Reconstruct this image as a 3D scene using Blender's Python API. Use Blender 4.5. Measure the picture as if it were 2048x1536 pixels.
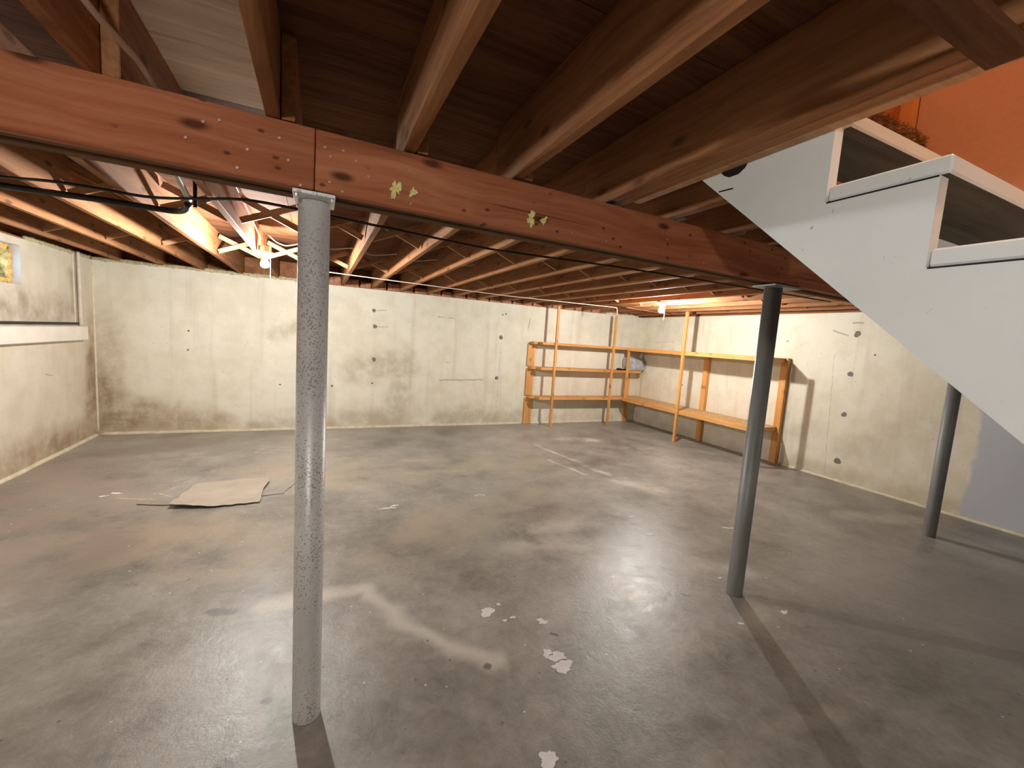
import bpy, bmesh, math, random
from mathutils import Vector, Matrix, noise as mn

random.seed(7)
for o in list(bpy.data.objects):
    bpy.data.objects.remove(o, do_unlink=True)
scene = bpy.context.scene
COL = scene.collection

# ------------------------------------------------------------------ camera
F_PX, YAW, PITCH, ROLL = 840.0, 0.4381, -0.1053, 0.0667
CAM = Vector((2.4522, -6.7712, 1.5162))
fwd = Vector((math.sin(YAW) * math.cos(PITCH), math.cos(YAW) * math.cos(PITCH), math.sin(PITCH)))
rgt = Vector((math.cos(YAW), -math.sin(YAW), 0))
upv = rgt.cross(fwd)
r2 = math.cos(ROLL) * rgt + math.sin(ROLL) * upv
u2 = -math.sin(ROLL) * rgt + math.cos(ROLL) * upv
cd = bpy.data.cameras.new('camera')
cd.sensor_fit = 'HORIZONTAL'; cd.sensor_width = 36.0; cd.lens = 36.0 * F_PX / 2048.0
cd.clip_start = 0.05; cd.clip_end = 100
cam = bpy.data.objects.new('camera', cd); COL.objects.link(cam)
m = Matrix((r2, u2, -fwd)).transposed().to_4x4(); m.translation = CAM
cam.matrix_world = m
scene.camera = cam

# ------------------------------------------------------------------ light and exposure
world = bpy.data.worlds.new('sky'); scene.world = world
world.use_nodes = True
wb = world.node_tree.nodes['Background']
wb.inputs[0].default_value = (0.36, 0.58, 1.0, 1); wb.inputs[1].default_value = 4.5
BULB_STRENGTH = (1300.0, 1220.0, 390.0, 85.0)   # back left, back right, front left, front right
BULB_COLOR = (1.0, 0.985, 0.94)
HALL_STRENGTH = 120.0
HALL_COLOR = (1.0, 0.80, 0.58)
vs = scene.view_settings
vs.view_transform = 'Standard'; vs.look = 'None'; vs.gamma = 1.0; vs.use_curve_mapping = False
vs.exposure = 1.42

# ------------------------------------------------------------------ main dimensions (metres)
W = 8.47; HW = 2.13; JB = 2.150; JT = 2.40; YF = -10.3
BY0, BY1, BZ0, BZ1 = -5.198, -5.022, 1.956, 2.1465
REAR = [0.246 + 0.4225 * k for k in range(20)]
FRONT = [x - 0.042 for x in REAR]

# ------------------------------------------------------------------ material helpers
class G:
    def __init__(s, name):
        s.m = bpy.data.materials.new(name); s.m.use_nodes = True
        s.t = s.m.node_tree; s.t.nodes.clear()
        s.out = s.t.nodes.new('ShaderNodeOutputMaterial')
        s.b = s.t.nodes.new('ShaderNodeBsdfPrincipled')
        s.t.links.new(s.b.outputs[0], s.out.inputs[0])
    def n(s, typ, ins=None, **props):
        nd = s.t.nodes.new(typ)
        for k, v in props.items(): setattr(nd, k, v)
        for k, v in (ins or {}).items(): s.put(nd.inputs[k], v)
        return nd
    def put(s, sock, v):
        if isinstance(v, bpy.types.NodeSocket): s.t.links.new(v, sock)
        else:
            if isinstance(v, (tuple, list)) and len(v) == 3 and sock.type == 'RGBA': v = (*v, 1)
            sock.default_value = v
    def set(s, name, v): s.put(s.b.inputs[name], v)
    def pos(s): return s.n('ShaderNodeNewGeometry').outputs['Position']
    def obj(s): return s.n('ShaderNodeTexCoord').outputs['Object']
    def rnd(s): return s.n('ShaderNodeObjectInfo').outputs['Random']
    def math(s, op, a, b=0.0, clamp=False):
        return s.n('ShaderNodeMath', {0: a, 1: b}, operation=op, use_clamp=clamp).outputs[0]
    def v(s, op, a, b=(0, 0, 0)):
        return s.n('ShaderNodeVectorMath', {0: a, 1: b}, operation=op).outputs[0]
    def map(s, vec, scale=(1, 1, 1), loc=(0, 0, 0)):
        return s.n('ShaderNodeMapping', {'Vector': vec, 'Scale': scale, 'Location': loc}).outputs[0]
    def noise(s, vec, scale=5, detail=4, rough=0.55, dist=0.0):
        return s.n('ShaderNodeTexNoise', {'Vector': vec, 'Scale': scale, 'Detail': detail, 'Roughness': rough, 'Distortion': dist}).outputs[0]
    def noisec(s, vec, scale=5, detail=2):
        return s.n('ShaderNodeTexNoise', {'Vector': vec, 'Scale': scale, 'Detail': detail}).outputs[1]
    def vor2(s, u, v, scale):
        return s.n('ShaderNodeTexVoronoi', {'Vector': s.comb(u, v, 0.0), 'Scale': scale}, voronoi_dimensions='2D').outputs[0]
    def vor(s, vec, scale=5, feature='F1'):
        return s.n('ShaderNodeTexVoronoi', {'Vector': vec, 'Scale': scale}, feature=feature).outputs[0]
    def ramp(s, fac, stops):
        r = s.n('ShaderNodeValToRGB', {0: fac}); e = r.color_ramp.elements
        while len(e) > 1: e.remove(e[-1])
        for i, (p, c) in enumerate(stops):
            if i: el = e.new(p)
            else: el = e[0]; el.position = p
            el.color = (*c, 1) if len(c) == 3 else c
        return r.outputs[0]
    def step(s, v, lo, hi):
        return s.n('ShaderNodeMapRange', {0: v, 1: lo, 2: hi, 3: 0.0, 4: 1.0}, interpolation_type='SMOOTHSTEP').outputs[0]
    def mix(s, f, a, b, blend='MIX'):
        nd = s.n('ShaderNodeMix', data_type='RGBA', blend_type=blend)
        s.put(nd.inputs[0], f); s.put(nd.inputs[6], a); s.put(nd.inputs[7], b)
        return nd.outputs[2]
    def xyz(s, vec):
        return s.n('ShaderNodeSeparateXYZ', {0: vec}).outputs
    def comb(s, x, y, z):
        return s.n('ShaderNodeCombineXYZ', {0: x, 1: y, 2: z}).outputs[0]
    def bump(s, h, strength=0.2, dist=0.01):
        s.set('Normal', s.n('ShaderNodeBump', {'Height': h, 'Strength': strength, 'Distance': dist}).outputs[0])
    def seg(s, p, a, b, r0, r1):
        """1 within r0 of the line a-b, fading to 0 at r1"""
        a = Vector(a); b = Vector(b); ba = b - a; L = max(ba.dot(ba), 1e-9)
        pa = s.v('SUBTRACT', p, tuple(a))
        d = s.n('ShaderNodeVectorMath', {0: pa, 1: tuple(ba / L)}, operation='DOT_PRODUCT').outputs['Value']
        h = s.math('ADD', d, 0.0, clamp=True)
        q = s.n('ShaderNodeVectorMath', {0: tuple(ba)}, operation='SCALE'); s.put(q.inputs['Scale'], h)
        ln = s.n('ShaderNodeVectorMath', {0: s.v('SUBTRACT', pa, q.outputs[0])}, operation='LENGTH').outputs['Value']
        return s.n('ShaderNodeMapRange', {0: ln, 1: r0, 2: r1, 3: 1.0, 4: 0.0}, interpolation_type='SMOOTHSTEP').outputs[0]
    def segs(s, p, lst):
        acc = None
        for a, b, r0, r1 in lst:
            k = s.seg(p, a, b, r0, r1)
            acc = k if acc is None else s.math('MAXIMUM', acc, k)
        return acc

def lin(r, g, b):
    f = lambda c: ((c / 255 + 0.055) / 1.055) ** 2.4 if c / 255 > 0.04045 else c / 255 / 12.92
    return (f(r), f(g), f(b))

def wood(name, c_dark, c_mid, c_light, axis=1, rough=0.6, knots=0.6, spec=0.25, grain=1.0, dots=False):
    g = G(name)
    off = g.comb(*[g.math('MULTIPLY', g.rnd(), k) for k in (37.0, 53.0, 71.0)])
    p = g.v('ADD', g.obj(), off)
    sc = [22.0, 22.0, 22.0]; sc[axis] = 0.9
    nz = g.noisec(p, 2.2)
    w2 = g.n('ShaderNodeVectorMath', {0: nz}, operation='SCALE'); w2.inputs['Scale'].default_value = 0.07
    pp = g.v('ADD', p, w2.outputs[0])
    fine = g.noise(g.map(pp, tuple(sc)), 2.0, 5, 0.62, 0.4)
    sc2 = [7.0, 7.0, 7.0]; sc2[axis] = 0.35
    broad = g.noise(g.map(pp, tuple(sc2)), 1.4, 3, 0.5, 0.6)
    f = g.math('ADD', g.math('MULTIPLY', fine, 0.55), g.math('MULTIPLY', broad, 0.5))
    col = g.ramp(f, [(0.30, c_dark), (0.50, c_mid), (0.72, c_light)])
    big = g.noise(p, 1.1, 2)
    col = g.mix(g.math('MULTIPLY', g.step(big, 0.35, 0.7), 0.35), col, c_dark)
    if knots:
        sk = [4.0, 4.0, 4.0]; sk[axis] = 1.6
        P3 = g.xyz(g.map(p, tuple(sk))); ia = axis; ib = 1 if axis == 2 else 2
        if axis == 2: ib = 0
        kn = g.vor2(P3[ia], P3[ib], 1.3)
        kmask = g.math('SUBTRACT', 1.0, g.step(kn, 0.03, 0.11))
        col = g.mix(g.math('MULTIPLY', kmask, knots), col, tuple(c * 0.35 for c in c_dark))
    if dots:
        sd = [1.0, 1.0, 1.0]; sd[axis] = 0.6
        D3 = g.xyz(g.map(p, tuple(sd))); dd = g.vor2(D3[axis], D3[2], 11.0); area = g.noise(p, 2.0, 2)
        dm = g.math('MULTIPLY', g.math('SUBTRACT', 1.0, g.step(dd, 0.03, 0.09)), g.step(area, 0.48, 0.56))
        col = g.mix(g.math('MULTIPLY', dm, 0.8), col, tuple(c * 0.35 for c in c_dark))
        cr = g.noise(g.map(p, (0.5, 30, 30)), 1.6, 3, 0.5); col = g.mix(g.math('MULTIPLY', g.step(cr, 0.68, 0.72), 0.6), col, tuple(c * 0.3 for c in c_dark))
    g.set('Base Color', col); g.set('Roughness', rough); g.set('Specular IOR Level', spec)
    g.bump(fine, 0.25 * grain, 0.004)
    return g.m

MAT = {}
MAT['joist'] = wood('joist_wood', (0.155, 0.058, 0.025), (0.34, 0.148, 0.064), (0.48, 0.245, 0.118), rough=0.75, spec=0.12)
MAT['beam'] = wood('beam_wood', (0.20, 0.062, 0.029), (0.41, 0.138, 0.062), (0.54, 0.225, 0.115), axis=0, knots=0.9, rough=0.7, spec=0.12, dots=True)
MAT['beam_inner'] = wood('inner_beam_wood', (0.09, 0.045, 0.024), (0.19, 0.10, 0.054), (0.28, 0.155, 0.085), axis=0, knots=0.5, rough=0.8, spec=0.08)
MAT['strut'] = wood('strut_wood', (0.26, 0.12, 0.055), (0.48, 0.255, 0.125), (0.60, 0.36, 0.20), axis=0, knots=0.2)
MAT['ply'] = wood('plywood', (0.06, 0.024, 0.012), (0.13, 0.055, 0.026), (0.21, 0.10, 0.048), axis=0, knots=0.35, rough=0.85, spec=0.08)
MAT['ply_lit'] = wood('lit_pale_plywood', (0.20, 0.11, 0.06), (0.40, 0.25, 0.14), (0.52, 0.35, 0.21), axis=0, knots=0.3, rough=0.85, spec=0.08)  # paler panel, with the bulb light of its joist bay put into the colour
MAT['pine'] = wood('pine', (0.48, 0.19, 0.045), (0.68, 0.33, 0.095), (0.80, 0.46, 0.17), axis=2, knots=0.7, rough=0.5, spec=0.4)
MAT['pine_x'] = wood('pine_board_lengthwise', (0.48, 0.19, 0.045), (0.68, 0.33, 0.095), (0.80, 0.46, 0.17), axis=0, knots=0.6, rough=0.5, spec=0.4)
MAT['pine_y'] = wood('pine_board_sidewise', (0.48, 0.19, 0.045), (0.68, 0.33, 0.095), (0.80, 0.46, 0.17), axis=1, knots=0.6, rough=0.5, spec=0.4)
MAT['casing'] = wood('casing_wood', (0.36, 0.11, 0.03), (0.55, 0.20, 0.055), (0.62, 0.26, 0.08), axis=2, knots=0.1)

def chipboard():
    g = G('chipboard'); p = g.obj()
    n1 = g.vor(g.map(p, (1, 1, 1)), 34); n2 = g.noise(p, 26, 4)
    col = g.ramp(g.math('ADD', g.math('MULTIPLY', n1, 0.5), g.math('MULTIPLY', n2, 0.6)),
                 [(0.3, (0.40, 0.19, 0.06)), (0.55, (0.62, 0.36, 0.14)), (0.8, (0.76, 0.50, 0.23))])
    g.set('Base Color', col); g.set('Roughness', 0.6)
    return g.m
MAT['chip'] = chipboard()

def plain(name, col, rough=0.5, metal=0.0, spec=0.5, var=0.15, scale=20, bump=0.0):
    g = G(name); p = g.obj()
    n = g.noise(p, scale, 4)
    c = g.ramp(n, [(0.25, tuple(x * (1 - var) for x in col)), (0.75, tuple(min(1, x * (1 + var)) for x in col))])
    g.set('Base Color', c); g.set('Roughness', rough); g.set('Metallic', metal); g.set('Specular IOR Level', spec)
    if bump: g.bump(n, bump, 0.004)
    return g.m

def speckled(name, base, speck, amount, rough, metal, extra=None):
    g = G(name); p = g.obj()
    cl = g.noise(g.map(p, (1, 1, 0.35)), 9, 4)
    col = g.ramp(cl, [(0.3, tuple(c * 0.82 for c in base)), (0.7, base)])
    n = g.noise(p, 150, 3, 0.6)
    patch = g.noise(g.map(p, (1, 1, 0.5)), 7, 3)
    thr = g.math('ADD', n, g.math('MULTIPLY', patch, 0.35))
    col = g.mix(g.math('MULTIPLY', g.step(thr, amount, amount + 0.07), 0.75), col, speck)
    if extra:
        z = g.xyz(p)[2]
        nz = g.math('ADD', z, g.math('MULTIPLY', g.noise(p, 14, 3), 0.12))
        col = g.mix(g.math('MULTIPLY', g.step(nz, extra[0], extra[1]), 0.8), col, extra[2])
    g.set('Base Color', col); g.set('Roughness', rough); g.set('Metallic', metal)
    g.bump(n, 0.12, 0.002)
    return g.m
MAT['silver'] = speckled('silver_post_paint', (0.84, 0.85, 0.85), (0.30, 0.25, 0.21), 0.74, 0.40, 0.15)
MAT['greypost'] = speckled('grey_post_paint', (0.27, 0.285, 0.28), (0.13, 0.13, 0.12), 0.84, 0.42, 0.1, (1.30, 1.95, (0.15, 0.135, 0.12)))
MAT['greypost2'] = speckled('dark_post_paint', (0.22, 0.22, 0.215), (0.11, 0.11, 0.10), 0.84, 0.5, 0.1)

def stair_paint():
    g = G('grey_stair_paint'); p = g.obj()
    n = g.noise(p, 3.0, 5, 0.6)
    col = g.ramp(n, [(0.3, (0.74, 0.775, 0.78)), (0.7, (0.81, 0.84, 0.845))])
    sp = g.noise(p, 34, 2, 0.5); area = g.noise(p, 5, 2)
    col = g.mix(g.math('MULTIPLY', g.step(g.math('ADD', sp, g.math('MULTIPLY', area, 0.4)), 0.93, 1.0), 0.6), col, (0.17, 0.16, 0.14))
    g.set('Base Color', col); g.set('Roughness', 0.45); g.set('Specular IOR Level', 0.4)
    g.bump(g.noise(g.map(p, (8, 1, 8)), 8, 4), 0.10, 0.003)
    return g.m
MAT['stair'] = stair_paint()
MAT['shadedtread'] = wood('shaded_bare_tread_wood', (0.05, 0.042, 0.034), (0.105, 0.090, 0.072), (0.15, 0.13, 0.105), axis=0, knots=0.7, rough=0.85, spec=0.08)  # bare tread undersides, their shade put into the dark colour
MAT['brownwall'] = plain('brown_wall_paint', (0.48, 0.215, 0.115), 0.45, 0, 0.4, 0.06, 60, 0.1)
MAT['black'] = plain('black_rubber_and_gaps', (0.012, 0.012, 0.013), 0.5)
MAT['white'] = plain('white_porcelain', (0.82, 0.80, 0.74), 0.3, 0, 0.5, 0.03)
MAT['cable'] = plain('white_cable', (0.70, 0.62, 0.48), 0.5, 0, 0.4, 0.05)
MAT['tancable'] = plain('tan_cable', (0.46, 0.30, 0.19), 0.6, 0, 0.3, 0.05)
MAT['copper'] = plain('copper', (0.72, 0.32, 0.17), 0.35, 0.8)
MAT['steelbox'] = plain('galvanized_steel', (0.50, 0.50, 0.48), 0.4, 0.7)
MAT['foam'] = plain('spray_foam', (0.72, 0.48, 0.16), 0.8, 0, 0.2, 0.35, 28, 0.5)
MAT['palefoam'] = plain('pale_sill_foam', (0.46, 0.40, 0.24), 0.85, 0, 0.2, 0.4, 40, 0.5)
MAT['whitefoam'] = plain('white_sill_foam', (0.70, 0.64, 0.50), 0.85, 0, 0.2, 0.3, 40, 0.5)
MAT['yellowfoam'] = plain('yellow_foam_spot', (0.90, 0.74, 0.30), 0.8, 0, 0.2, 0.3, 60, 0.4)
MAT['batt'] = plain('insulation_paper', (0.52, 0.245, 0.15), 0.85, 0, 0.2, 0.5, 14, 0.6)
MAT['nail'] = plain('nail_head', (0.50, 0.33, 0.26), 0.45, 0.3)
MAT['patch'] = plain('grey_patch', (0.20, 0.185, 0.155), 0.8, 0, 0.2, 0.2, 60)
MAT['splat'] = plain('white_paint_splatter', (0.80, 0.78, 0.74), 0.6, 0, 0.3, 0.08, 30)
MAT['caulk'] = plain('cream_caulk', (0.70, 0.62, 0.46), 0.6, 0, 0.3, 0.18, 9)
MAT['carpet'] = plain('brown_carpet', (0.22, 0.085, 0.03), 0.95, 0, 0.1, 0.5, 50)
MAT['panelpaint'] = None
MAT['hallwhite'] = plain('hall_paint', (0.55, 0.42, 0.30), 0.7, 0, 0.2, 0.05)

def bag_mat():
    g = G('grey_plastic_film'); p = g.obj()
    n = g.noise(p, 16, 4)
    g.set('Base Color', g.ramp(n, [(0.3, (0.36, 0.38, 0.42)), (0.7, (0.62, 0.64, 0.68))]))
    g.set('Roughness', 0.22); g.set('Specular IOR Level', 0.7); g.set('Transmission Weight', 0.15)
    g.bump(n, 0.5, 0.02)
    return g.m
MAT['bag'] = bag_mat()

def emis(name, col, strength):
    g = G(name)
    e = g.n('ShaderNodeEmission', {'Color': col, 'Strength': strength})
    g.t.links.new(e.outputs[0], g.out.inputs[0])
    return g.m

def glass_mat():
    g = G('window_glass')
    tr = g.n('ShaderNodeBsdfTransparent', {'Color': (0.92, 0.95, 0.96)})
    gl = g.n('ShaderNodeBsdfGlossy', {'Color': (1, 1, 1), 'Roughness': 0.02})
    mx = g.n('ShaderNodeMixShader', {0: 0.08, 1: tr.outputs[0], 2: gl.outputs[0]})
    g.t.links.new(mx.outputs[0], g.out.inputs[0])
    return g.m
MAT['glass'] = glass_mat()

# ---- concrete wall paint: cream with form-board marks, dirt along the foot and stains
def wall_mat(name, axis, stains, dirt_h=0.35, dirt=0.55, base_shift=(1, 1, 1), blue=None, thin=None):
    g = G(name); p = g.pos(); X = g.xyz(p); z = X[2]; u = X[axis]
    lo = g.noise(p, 0.9, 3); mid = g.noise(p, 4.5, 5, 0.6)
    c1 = tuple(a * b for a, b in zip((0.70, 0.645, 0.51), base_shift)); c2 = tuple(a * b for a, b in zip((0.79, 0.75, 0.63), base_shift))
    col = g.mix(g.step(g.math('ADD', g.math('MULTIPLY', lo, 0.5), g.math('MULTIPLY', mid, 0.5)), 0.36, 0.60), c1, c2)
    # vertical streaks left by the form boards
    uv = g.comb(u, g.math('MULTIPLY', z, 0.06), 0.0)
    st = g.noise(uv, 7.0, 3, 0.6)
    col = g.mix(g.math('MULTIPLY', g.step(st, 0.52, 0.72), 0.30), col, (0.53, 0.46, 0.35))
    # scattered dark specks
    sp = g.vor2(u, z, 4.5); spn = g.noise(p, 2.2, 2)
    dots = g.math('MULTIPLY', g.math('SUBTRACT', 1.0, g.step(sp, 0.012, 0.034)), g.step(spn, 0.45, 0.58))
    col = g.mix(g.math('MULTIPLY', dots, 0.6), col, (0.22, 0.17, 0.11))
    sp2 = g.noise(p, 21.0, 3, 0.7)
    col = g.mix(g.math('MULTIPLY', g.step(sp2, 0.64, 0.74), 0.28), col, (0.36, 0.28, 0.19))
    # dirt along the foot
    hn = g.math('ADD', z, g.math('MULTIPLY', g.math('SUBTRACT', g.noise(p, 2.4, 4, 0.6), 0.5), 0.7))
    foot = g.math('MULTIPLY', g.math('SUBTRACT', 1.0, g.step(hn, 0.02, dirt_h)), g.step(g.noise(p, 3.5, 4), 0.33, 0.62))
    col = g.mix(g.math('MULTIPLY', foot, dirt), col, (0.46, 0.37, 0.25))
    # stains with a shape of their own
    wob = g.n('ShaderNodeVectorMath', {0: g.v('SUBTRACT', g.noisec(p, 3.5, 4), (0.5, 0.5, 0.5))}, operation='SCALE'); wob.inputs['Scale'].default_value = 0.3
    pw = g.v('ADD', p, wob.outputs[0])
    for colr, amt, lst in stains:
        mk = g.segs(pw, lst)
        tex = g.step(g.noise(p, 5.0, 5, 0.65), 0.18, 0.72)
        col = g.mix(g.math('MULTIPLY', g.math('MULTIPLY', mk, tex), amt), col, colr)
    if thin:
        w3 = g.n('ShaderNodeVectorMath', {0: g.v('SUBTRACT', g.noisec(p, 9, 3), (0.5, 0.5, 0.5))}, operation='SCALE'); w3.inputs['Scale'].default_value = 0.03
        mk = g.segs(g.v('ADD', p, w3.outputs[0]), thin)
        col = g.mix(g.math('MULTIPLY', mk, 0.6), col, (0.30, 0.26, 0.20))
    if blue is not None:
        e = g.math('ADD', u, g.math('MULTIPLY', g.math('SUBTRACT', g.noise(p, 2.2, 3), 0.5), 0.25))
        col = g.mix(g.math('SUBTRACT', 1.0, g.step(e, blue - 0.04, blue + 0.01)), col, (0.50, 0.52, 0.55))
    g.set('Base Color', col); g.set('Roughness', 0.75); g.set('Specular IOR Level', 0.2)
    g.bump(g.math('ADD', mid, g.math('MULTIPLY', g.noise(p, 40, 3), 0.4)), 0.18, 0.01)
    return g.m

BRN = (0.40, 0.29, 0.18); MLD = (0.26, 0.17, 0.095)
MAT['wall_back'] = wall_mat('back_wall_paint', 0, [
    ((0.42, 0.31, 0.19), 0.65, [((-0.05, 0, 0.1), (-0.05, 0, 1.2), 0.12, 0.55), ((0, 0, 0.15), (1.1, 0, 0.12), 0.12, 0.36)]),
    (MLD, 0.75, [((0.02, 0, 0.15), (0.02, 0, 0.62), 0.05, 0.36), ((0.1, 0, 0.18), (0.42, 0, 0.28), 0.05, 0.26)]),
    (BRN, 0.6, [((0.65, 0, 0.12), (1.35, 0, 0.10), 0.04, 0.22), ((1.6, 0, 0.06), (2.7, 0, 0.06), 0.02, 0.16)]),
    ((0.42, 0.36, 0.25), 0.7, [((3.0, 0, 0.9), (3.75, 0, 1.0), 0.05, 0.35), ((3.6, 0, 0.2), (3.75, 0, 1.1), 0.05, 0.3),
                               ((4.4, 0, 0.12), (5.0, 0, 0.2), 0.05, 0.22), ((2.9, 0, 0.1), (3.5, 0, 0.15), 0.05, 0.25), ((5.2, 0, 0.1), (5.8, 0, 0.12), 0.03, 0.2),
                               ((1.9, 0, 1.35), (2.25, 0, 1.5), 0.02, 0.16)]),
], 0.42, 0.5, thin=[((3.27, 0, 1.815), (3.42, 0, 1.835), 0.003, 0.010), ((3.29, 0, 1.57), (3.44, 0, 1.585), 0.003, 0.009),
                    ((4.22, 0, 1.80), (4.33, 0, 1.80), 0.004, 0.012), ((4.40, 0, 1.80), (4.50, 0, 1.80), 0.004, 0.012),
                    ((5.37, 0, 1.5), (5.34, 0, 0.30), 0.001, 0.006), ((4.3, 0, 0.77), (5.05, 0, 0.79), 0.003, 0.02),
                    ((4.40, 0, 1.07), (4.47, 0, 1.07), 0.004, 0.01), ((5.87, 0, 1.72), (5.90, 0, 1.9), 0.004, 0.016)])
MAT['wall_left'] = wall_mat('left_wall_paint', 1, [
    ((0.36, 0.25, 0.15), 0.9, [((0, 0.0, 0.1), (0, 0.0, 1.3), 0.06, 0.34), ((0, -0.3, 0.05), (0, -2.5, 0.1), 0.05, 0.36)]),
    (MLD, 0.7, [((0, -0.10, 0.30), (0, -0.08, 0.95), 0.02, 0.20), ((0, -0.85, 0.05), (0, -0.95, 0.22), 0.02, 0.18)]),
    ((0.27, 0.22, 0.17), 0.8, [((0, -0.6, 1.50), (0, -2.5, 1.50), 0.03, 0.24), ((0, -0.45, 1.5), (0, -0.45, 1.9), 0.03, 0.12)]),
], 0.42, 0.55, (0.84, 0.80, 0.78), thin=[((0, -1.05, 0.86), (0, -0.92, 0.84), 0.004, 0.012)])
MAT['wall_right'] = wall_mat('right_wall_paint', 1, [
    ((0.44, 0.37, 0.24), 0.5, [((W, -3.3, 0.08), (W, -4.9, 0.08), 0.03, 0.18)]),
    ((0.46, 0.40, 0.29), 0.5, [((W, -3.25, 0.55), (W, -3.5, 0.62), 0.05, 0.25), ((W, -4.0, 0.5), (W, -4.6, 0.9), 0.05, 0.4)]),
], 0.25, 0.35, (0.98, 0.97, 0.96), blue=-4.98, thin=[((W, -3.68, 0.05), (W, -3.60, 1.6), 0.001, 0.006), ((W, -3.72, 1.84), (W, -3.55, 1.90), 0.005, 0.014),
                                                    ((W, -3.86, 2.0), (W, -3.76, 2.0), 0.006, 0.016), ((W, -0.9, 1.68), (W, -0.4, 1.64), 0.002, 0.007)])
MAT['wall_front'] = wall_mat('front_wall_paint', 0, [((0.44, 0.37, 0.24), 0.4, [((1, YF, 0.05), (7, YF, 0.05), 0.03, 0.2)])])

def floor_mat():
    g = G('concrete_floor'); p = g.pos()
    lo = g.noise(p, 0.55, 3); mid = g.noise(g.map(p, (1, 1, 1)), 2.6, 6, 0.62); fine = g.noise(p, 34, 6, 0.7); grit = g.noise(p, 9, 8, 0.72, 0.6)
    f = g.math('ADD', g.math('MULTIPLY', lo, 0.45), g.math('ADD', g.math('MULTIPLY', mid, 0.36), g.math('ADD', g.math('MULTIPLY', grit, 0.26), g.math('MULTIPLY', fine, 0.14))))
    col = g.ramp(f, [(0.47, (0.15, 0.133, 0.113)), (0.60, (0.295, 0.27, 0.232)), (0.73, (0.44, 0.41, 0.36))])
    wob = g.n('ShaderNodeVectorMath', {0: g.v('SUBTRACT', g.noisec(p, 2.2, 5), (0.5, 0.5, 0.5))}, operation='SCALE'); wob.inputs['Scale'].default_value = 0.55
    pw = g.v('MULTIPLY', g.v('ADD', p, wob.outputs[0]), (1, 1, 0))
    w2 = g.n('ShaderNodeVectorMath', {0: g.v('SUBTRACT', g.noisec(p, 5, 4), (0.5, 0.5, 0.5))}, operation='SCALE'); w2.inputs['Scale'].default_value = 0.14
    pf = g.v('MULTIPLY', g.v('ADD', p, w2.outputs[0]), (1, 1, 0))
    tex = g.step(mid, 0.3, 0.62)
    def lay(c, colr, amt, vec, lst, textured=True):
        mk = g.segs(vec, [((a[0], a[1], 0), (b[0], b[1], 0), r0, r1) for a, b, r0, r1 in lst])
        if textured: mk = g.math('MULTIPLY', mk, tex)
        return g.mix(g.math('MULTIPLY', mk, amt), c, colr)
    # reddish old floor paint on the left, ochre in the middle, pale dust ring
    col = lay(col, (0.30, 0.215, 0.175), 0.6, pw, [((0.4, -2.2), (1.0, -3.2), 0.2, 0.9), ((0.3, -1.2), (0.7, -2.6), 0.1, 0.6)])
    col = lay(col, (0.42, 0.315, 0.215), 0.55, pw, [((1.5, -3.3), (2.0, -3.6), 0.1, 0.6), ((2.0, -1.9), (2.6, -2.2), 0.1, 0.6), ((3.0, -3.9), (3.4, -3.6), 0.05, 0.4)])
    col = lay(col, (0.39, 0.345, 0.25), 0.6, pw, [((3.6, -3.6), (4.3, -3.4), 0.1, 0.6), ((3.0, -2.2), (5.0, -2.2), 0.1, 0.7)])
    col = lay(col, (0.21, 0.175, 0.145), 0.6, pw, [((0.2, -1.0), (1.2, -0.65), 0.03, 0.35), ((1.2, -3.6), (1.2, -3.2), 0.02, 0.25), ((6.0, -6.0), (7.5, -6.5), 0.3, 1.2)])
    # efflorescence: pale curved streak by the silver post and others
    col = lay(col, (0.60, 0.555, 0.485), 0.95, pf, [((2.2, -4.33), (2.72, -4.32), 0.0, 0.095), ((2.72, -4.32), (2.92, -4.76), 0.0, 0.09),
                                               ((2.92, -4.76), (3.07, -4.95), 0.0, 0.075), ((3.07, -4.95), (3.24, -5.12), 0.0, 0.095)], False)
    col = lay(col, (0.58, 0.53, 0.46), 0.85, pf, [((3.85, -4.15), (4.35, -4.25), 0.0, 0.22), ((4.0, -3.9), (4.6, -3.95), 0.0, 0.18), ((4.25, -4.5), (4.35, -4.9), 0.0, 0.28),
                                                ((5.0, -4.75), (5.2, -4.95), 0.0, 0.14)])
    col = lay(col, (0.66, 0.60, 0.50), 0.8, pf, [((5.38, -1.46), (5.52, -2.3), 0.0, 0.06), ((5.52, -2.3), (5.60, -2.9), 0.0, 0.08), ((5.20, -2.2), (5.33, -2.8), 0.0, 0.05),
                                               ((6.0, -1.2), (6.5, -1.35), 0.0, 0.22), ((5.6, -3.1), (5.8, -3.5), 0.0, 0.22)])
    col = lay(col, (0.45, 0.40, 0.33), 0.6, pf, [((4.0, -2.5), (4.35, -2.2), 0.0, 0.09), ((3.35, -2.3), (4.0, -2.35), 0.0, 0.09), ((3.4, -1.85), (3.9, -1.9), 0.0, 0.09), ((7.2, -4.5), (7.9, -4.9), 0.03, 0.2)])
    # dark spots
    col = lay(col, (0.10, 0.085, 0.07), 0.75, pf, [((1.98, -4.28), (2.06, -4.30), 0.015, 0.05), ((2.14, -5.25), (2.18, -5.22), 0.012, 0.04), ((4.55, -5.0), (4.58, -5.02), 0.008, 0.02),
                                                 ((3.6, -5.03), (3.62, -5.06), 0.006, 0.016), ((3.19, -5.12), (3.20, -5.13), 0.008, 0.02), ((2.28, -4.98), (2.30, -4.98), 0.005, 0.015)], False)
    col = lay(col, (0.25, 0.29, 0.23), 0.7, pf, [((2.36, -5.12), (2.34, -5.02), 0.02, 0.07)], False)
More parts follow.
